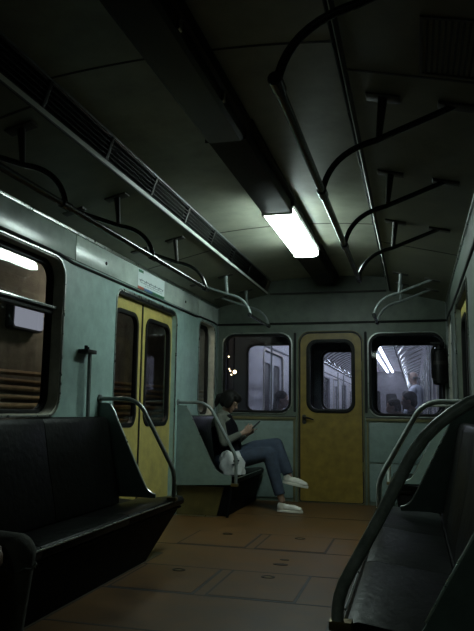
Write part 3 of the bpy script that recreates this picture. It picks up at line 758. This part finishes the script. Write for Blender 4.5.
# white shopping bag on the seat beside her
t = thing('shopping_bag', 'crumpled white plastic bag with dark print on the seat beside the woman', 'bag', (-1.78, 6.40, .365))
mb = MB(); n, m_ = 26, 12; vs = []
for i in range(m_+1):
    z_ = i/m_
    for k in range(n):
        q = 2*PI*k/n
        rad = (1 - .35*z_**3 - .10*(1-z_)**4) * (1 + .10*math.sin(5*q+4*z_) + .08*math.sin(8*q-9*z_) + random.uniform(-.02, .02))
        vs.append((-1.755 + .125*rad*math.cos(q) - .02*z_, 6.43 + .075*rad*math.sin(q), .368 + .215*z_ + .014*math.sin(3*q+1)*z_))
mb.add(vs, [(i*n+k, i*n+(k+1) % n, (i+1)*n+(k+1) % n, (i+1)*n+k) for i in range(m_) for k in range(n)] + [tuple(range(n)), tuple(m_*n+k for k in range(n))])
bg = obj('bag_body', mb, MT['bag'], t, smooth=60)
mb = MB()
for (cx, cz_, w_, h_) in ((-1.71, .50, .018, .012), (-1.695, .48, .012, .018), (-1.725, .465, .018, .008), (-1.68, .505, .008, .01), (-1.70, .52, .014, .005)):
    mb.prism([(cx+w_*math.cos(q), cz_+h_*math.sin(q)) for q in [2*PI*k/10 for k in range(10)]], lambda a_, b2, c: (a_, 6.355+c+abs(a_+1.755)*.28, b2), -.012, .010)
obj('bag_print', mb, MT['print_'], t)
obj('bag_handle', MB().tube(arc((-1.86, 6.39, .54), (-1.84, 6.37, .62), (-1.79, 6.39, .55), 8), [.010, .008, .007, .006, .006, .006, .007, .008, .010], 8), MT['bag'], t)

# passenger on the long left bench, only a knee and a hand reach the frame
def sitter(px, py, pz, yaw, label, shirt, pants, hairm, hs=1.0, bald=False, vox=.012, knee_dz=0, hand_pose='lap', standing=False, lean=0, hair_long=False):
    t = thing('person', label, 'person', (px, py, pz))
    Rz = Matrix.Rotation(yaw, 3, 'Z')
    o = Vector((px, py, pz))
    W = lambda x, y, z: o + Rz @ Vector((x + (max(0, z-.12)*lean if not standing else 0), y, z - (max(0, z-.12)*lean*.35 if not standing else 0)))
    body = MB(); hz = .98 if standing else .10
    zz = hz
    R, p = head(body, W(.02, 0, zz+.70), yaw, .15, hs)
    body.limb([W(-.02, 0, zz+.50), W(.0, 0, zz+.62)], [.052, .05])
    body.limb([W(0, 0, zz+.02), W(-.02, 0, zz+.2), W(-.03, 0, zz+.42), W(-.03, 0, zz+.48)], [.13, .12, .13, .08], 16)
    tw = MB(); tw.limb([W(0, 0, zz+.05), W(-.02, 0, zz+.2), W(-.03, 0, zz+.42), W(-.028, 0, zz+.49)], [.145, .14, .148, .09], 16)
    pw = MB(); pw.limb([W(0, -.06, zz), W(0, .06, zz)], [.135, .135], 16)
    shs = []
    for sy in (1, -1):
        sh = W(-.03, .18*sy, zz+.45)
        if standing: el, wr = W(.02, .24*sy, zz+.18), W(.14, .20*sy, zz+.0)
        else: el, wr = W(.04, .24*sy, zz+.17), W(.30, .15*sy, zz+.12)
        if hand_pose == 'hang': el, wr = (W(.16, -.22, zz+.17), W(.36, -.14, zz+.11)) if sy < 0 else (W(.20, .20, zz+.16), W(.45, .03, zz+.06))
        body.limb([W(-.03, 0, zz+.44), sh], [.065, .055]); body.limb([sh, el, wr], [.05, .04, .026])
        tw.limb([W(-.03, 0, zz+.44), sh], [.08, .068]); tw.limb([sh, el], [.064, .054]); tw.tube([el, wr], [.052, .036], 12)
        dv = (wr-el).normalized()
        nn = Rz @ Vector((.1, 0, -1))
        fingers(body, wr, dv, nn, Rz @ Vector((0, -sy, 0)), .95, .8)
        if standing:
            hp, kn, an = W(0, .09*sy, zz-.03), W(.02, .10*sy, .50), W(0, .10*sy, .09)
        else:
            hp, kn, an = W(0, .10*sy, zz), W(.50, .14*sy, zz+knee_dz), W(.47, .14*sy, -pz+.09)
        body.limb([hp, kn, an], [.085, .055, .038])
        pw.limb([hp, kn], [.10, .074]); pw.tube([kn, an + Vector((0, 0, .04))], [.073, .062], 14)
        hl = an + Rz @ Vector((-.06, 0, 0)); hl.z = .008 if not standing else pz + .008
        shs.append((hl, hl + Rz @ Vector((.26, 0, 0))))
    b = obj('body', body, MT['skin_pale' if bald else 'skin'], t, fuse=vox, smooth=180, sm=2)
    eyes(b, p, hs)
    obj('shirt', tw, shirt, t, fuse=vox*1.1, smooth=180)
    tr = obj('trousers', pw, pants, t, fuse=vox*1.1, smooth=180)
    if not bald:
        hb = MB(); hb.ell(p(-.022, 0, .036), (.100*hs, .084*hs, .090*hs), R); hb.ell(p(-.055, 0, -.02), (.06*hs, .076*hs, .08*hs), R)
        if hair_long: hb.ell(p(-.07, 0, -.10), (.05, .085, .12), R)
        obj('hair', hb, hairm, t, fuse=.010, smooth=180)
    else:
        hb = MB()
        for sy in (1, -1): hb.ell(p(-.03, .066*sy, -.01), (.05, .014, .03), R)
        hb.ell(p(-.085, 0, -.015), (.02, .06, .03), R); obj('hair', hb, hairm, t, fuse=.010, smooth=180)
    for hl, to in shs: shoe(t, hl, to, MT['black'], r=.042)
    return t, tr, W
sp, tr, W = sitter(-1.905, 2.05, .375, 0, 'passenger at lower left edge, dark ripped jeans knee and hand showing', MT['vest'], MT['darkjeans'], MT['hair'], vox=.008, hand_pose='hang', knee_dz=-.008)
mb = MB(); pts = []; rad = []
for k in range(40):
    q = -PI*.9 + PI*1.8*k/39
    pts.append((-1.41 + .078*math.cos(q), 2.19 + .078*math.sin(q), .425+random.uniform(-.008, .008))); rad.append(random.uniform(.002, .006))
mb.tube(pts, rad, 6)
obj('frayed_tear', mb, MT['sleeve'], tr)

# ------------------------------------------------------------------ neighbouring carriage
NC = thing('railway_carriage', 'lit neighbouring carriage seen through the end wall windows', 'carriage', (C, YN, 0))
def npart(name, mb, m, par=None, **k): return obj(name, mb, m, par or NC, **k)
npart('end_wall', holed([(XL-.08, -.05), (XR+.08, -.05), (XR+.08, 2.78), (XL-.08, 2.78)], [rr(*EW_L, .13), rr(*EW_R, .13), rr(*EDW, .1)], mY(YN), .08), MT['nout'])
for k, Rr in enumerate((EW_L, EW_R, EDW)):
    f = npart('window_frame', MB().ring(rr(Rr[0], Rr[1], Rr[2], Rr[3], .12), rr(Rr[0]+.03, Rr[1]-.03, Rr[2]+.03, Rr[3]-.03, .09), mY(YN), -.012, .05), MT['black'], bevel=.004)
    npart('pane', MB().prism(rr(Rr[0]+.025, Rr[1]-.025, Rr[2]+.025, Rr[3]-.025, .09), mY(YN+.03), 0, .004), MT['nglass'], f)
npart('door_outline', MB().ring(rr(ED[0], ED[1], .01, ED[3], .12), rr(ED[0]+.015, ED[1]-.015, .025, ED[3]-.015, .11), mY(YN), -.006, .002), MT['seam'])
npart('floor_slab', MB().box(XL-.08, XR+.08, YN, YF+.1, -.1, 0), MT['nfloor'])
ND = [(9.93, 11.45), (14.4, 15.75), (19.0, 20.35), (23.6, 24.95)]; NW = [(12.3, 13.6), (16.7, 18.1), (21.2, 22.6), (25.7, 26.9)]
for s, x in ((-1, XL), (1, XR)):
    holes = [rr(a_, b2, .02, 1.93, .1) for a_, b2 in ND] + [rr(a_, b2, .95, 1.9, .13) for a_, b2 in NW]
    npart('side_wall', holed([(YN+.08, 0), (YF, 0), (YF, 2.2), (YN+.08, 2.2)], holes, mX(x, s), .08), MT['nwall'])
    for a_, b2 in NW:
        f = npart('window_frame', MB().ring(rr(a_-.02, b2+.02, .93, 1.92, .14), rr(a_+.03, b2-.03, .98, 1.87, .1), mX(x, s), -.015, .05), MT['ndoor'], bevel=.004)
        npart('pane', MB().prism(rr(a_+.02, b2-.02, .97, 1.88, .1), mX(x+s*.04, s), 0, .006), MT['phone'], f)
    for a_, b2 in ND:
        mid = (a_+b2)/2
        for u0, u1 in ((a_, mid-.01), (mid+.01, b2)):
            l = npart('door_leaf', holed(rr(u0, u1, .02, 1.92, .05, 4), [rr(u0+.10, u1-.10, .8, 1.75, .08)], mX(x+s*.03, s), .03), MT['nwall'])
            npart('pane', MB().prism(rr(u0+.09, u1-.09, .79, 1.76, .09), mX(x+s*.045, s), 0, .006), MT['phone'], l)
        npart('door_edge', MB().ring(rr(a_-.03, b2+.03, .0, 1.96, .12), rr(a_, b2, .02, 1.93, .1), mX(x, s), -.015, .01), MT['jamb'])
        for uu in (a_-.10, b2+.10):
            npart('grab_pole', MB().tube([(x-s*.14, uu, .45), (x-s*.14, uu, 2.1)], .017, 8), MT['chrome'])
    npart('moulding', MB().box(*sorted((x, x-s*.02)), YN+.09, YF, 1.985, 2.01), MT['ndark'])
    hx = x - s*.62
    hr = npart('handrail', MB().tube([(hx, YN+.5, 1.90), (hx, YF-.3, 1.90)], .016, 8), MT['chrome'])
    yy = YN+.6
    while yy < YF-.5:
        npart('hanger', MB().tube([(hx, yy, 1.90)] + arc((hx, yy, 1.92), (hx+s*.04, yy, 2.06), (hx+s*.2, yy, 2.12), 5) + [(hx+s*.42, yy, 2.22)], .013, 6), MT['chrome'], hr); yy += 1.05
    for a_, b2 in ((YN+.15, 9.75), (11.6, 14.25), (15.9, 18.85), (20.5, 23.45), (25.1, 27.4)):
        sb = npart('bench', MB().prism([(x, .28), (x-s*.57, .30), (x-s*.6, .35), (x-s*.55, .38), (x-s*.2, .34), (x-s*.09, .93), (x, .95)], lambda p_, q_, c: (p_, c, q_), a_, b2), MT['vinyl'], bevel=.01)
        npart('bench_base', MB().box(*sorted((x, x-s*.45)), a_+.03, b2-.03, 0, .28), MT['basebox'], sb)
def nz(X):
    u = abs(X-C)/1.3; return 2.12 + .56*math.sqrt(max(0, 1-u*u*.98))
mb = MB(); n = 20
for k in range(n):
    a_, b2 = XL+2.6*k/n, XL+2.6*(k+1)/n
    mb.prism([(a_, nz(a_)), (b2, nz(b2)), (b2, nz(b2)+.03), (a_, nz(a_)+.03)], lambda p_, q_, c: (p_, c, q_), YN+.08, YF)
npart('vault', mb, MT['ndark'])
yy = YN+.25
while yy < YF:
    pts = [(XL+.03+2.54*k/24, yy, nz(XL+.03+2.54*k/24)-.012) for k in range(25)]
    npart('ceiling_rib', MB().tube(pts, .020, 6), MT['nrib']); yy += .5
for y0_ in [8.95 + 1.55*k for k in range(12)]:
    y1_ = min(y0_+1.45, YF-.1)
    tr_ = npart('lamp_tray', MB().box(C-.14, C+.14, y0_-.02, y1_+.02, 2.625, 2.68), MT['nceil'])
    for dx in (-.10, .10):
        npart('lamp_tube', MB().prism([(C+dx-.035, 2.626), (C+dx-.022, 2.59), (C+dx+.022, 2.59), (C+dx+.035, 2.626)], lambda p_, q_, c: (p_, c, q_), y0_, y1_), MT['nlit'], tr_)
npart('far_wall', MB().box(XL, XR, YF, YF+.08, 0, 2.78), MT['ndoor'])
fd = npart('far_door', MB().ring(rr(-1.26, -.55, .02, 1.88, .12), rr(-1.18, -.63, .10, 1.80, .1), mY(YF), -.03, .0), MT['ndoor'])
npart('far_pane', MB().prism(rr(-1.12, -.70, .98, 1.75, .08), mY(YF-.02), 0, .01), MT['phone'], fd)
for Rr in (EW_L, EW_R):
    npart('far_window', MB().prism(rr(*Rr, .12), mY(YF-.015), 0, .01), MT['phone'])
npart('side_skin', MB().box(XL-.16, XL-.08, YN, YF, -.1, 2.6).box(XR+.08, XR+.16, YN, YF, -.1, 2.6), MT['nout'])
npart('roof_skin', MB().box(XL-.16, XR+.16, YN, YF+.1, 2.80, 2.84), MT['nout'])
t = thing('gangway_footplate', 'dark metal footplate between the two carriages behind the end door', 'footplate', (C, 7.95, 0))
obj('footplate', MB().box(-1.3, -.5, D+.10, YN-.02, -.06, -.01), MT['brown'], t, bevel=.004)

sitter(.0, 9.90, .375, PI, 'dark-haired passenger leaning forward behind the right end window', MT['vest'], MT['trousers'], MT['hair'], lean=.42)
sitter(.01, 9.15, .375, PI, 'dark-haired passenger upright beside the leaning one, behind the right end window', MT['vest'], MT['trousers'], MT['hair'], lean=.1)
sitter(-1.90, 9.25, .375, 0, 'dark-haired passenger behind the left end window in the next carriage', MT['vest'], MT['trousers'], MT['hair'], hair_long=True, lean=.1)
sitter(.0, 13.6, 0, PI*.9, 'bald man in pale shirt standing inside the next carriage', MT['shirt'], MT['trousers'], MT['railgrey'], bald=True, standing=True)

npart('corner_skin', MB().box(XL-.16, XL-.079, YN-.02, YN+.1, -.1, 2.6), MT['nout'], bevel=.01)
for mx_, mz, r_ in ((-2.300, 1.495, .024), (-2.36, 1.51, .009), (-2.385, 1.70, .008), (-2.345, 1.46, .008), (-2.375, 1.535, .007)):  # glowing dots added in place of reflections in the end window
    ml = npart('glint_mount', MB().tube([(mx_, YN-.035, mz), (mx_, YN-.02, mz)], r_*1.5, 12), MT['black'])
    npart('glint_dot', MB().ell((mx_, YN-.036, mz), (r_, r_*.6, r_), n=12, m=8), MT['tglint'], ml)

# ------------------------------------------------------------------ tunnel outside
TX = -3.55
t = thing('tunnel_wall', 'sooty brown tunnel wall outside the left windows', 'tunnel wall', (TX, 8, -.8))
t['kind'] = 'structure'; del t['category']
obj('lining', MB().box(TX-.2, TX, -4, 31, -.8, 3.6), MT['tunnel'], t)
tb = thing('tunnel_wall', 'dark tunnel wall beyond the right windows', 'x', (1.7, 8, -.8)); tb['kind'] = 'structure'; del tb['category']
obj('lining', MB().box(1.7, 1.9, -4, 31, -.8, 3.6), MT['tunnel'], tb)
for k, (z_, r_) in enumerate(((1.30, .024), (1.225, .018), (1.16, .024), (1.085, .02), (1.01, .026), (.93, .022), (.85, .026))):
    o = obj('tunnel_cable', MB().tube([(TX+.05, -4+j*1.0, z_ + .008*math.sin(j*2.1+k)) for j in range(29)], r_, 8), MT['cable'], loc=(TX+.05, 5, z_))
    tag(o, 'brown tunnel cable outside the left windows, number %s from the top' % ['one', 'two', 'three', 'four', 'five', 'six', 'seven'][k], 'cable', 'cables along the tunnel wall')
    o['label'] = 'thick brown cable running along the tunnel wall outside left windows'
def fill_bulb(x, y, z_, r, label, m='tglint'):
    t = thing('tunnel_fill_light', label, 'lamp', (x, y, z_), None)
    obj('fill_bulb', MB().ell((x, y, z_), (r, r, r), n=12, m=8), MT[m], t)
    obj('fill_base', MB().box(TX, x-.02, y-.04, y+.04, z_-.04, z_+.04), MT['brown'], t)
fill_bulb(TX+.45, 6.2, 2.3, .09, 'added fill light hidden behind the wall pillar left of the sliding doors', 'tfill')  # unseen fill light, added to brighten the tunnel wall
t = thing('reflection_panel', 'added pale lilac glow standing in for a reflection in the big left window', 'reflection panel', (TX+.03, 5.35, 1.7))  # added glowing panel imitates a reflection in the window glass
obj('panel_face', MB().prism(rr(5.17, 5.62, 1.72, 1.96, .03), mX(TX+.08, 1), 0, .02), MT['treflect'], t)
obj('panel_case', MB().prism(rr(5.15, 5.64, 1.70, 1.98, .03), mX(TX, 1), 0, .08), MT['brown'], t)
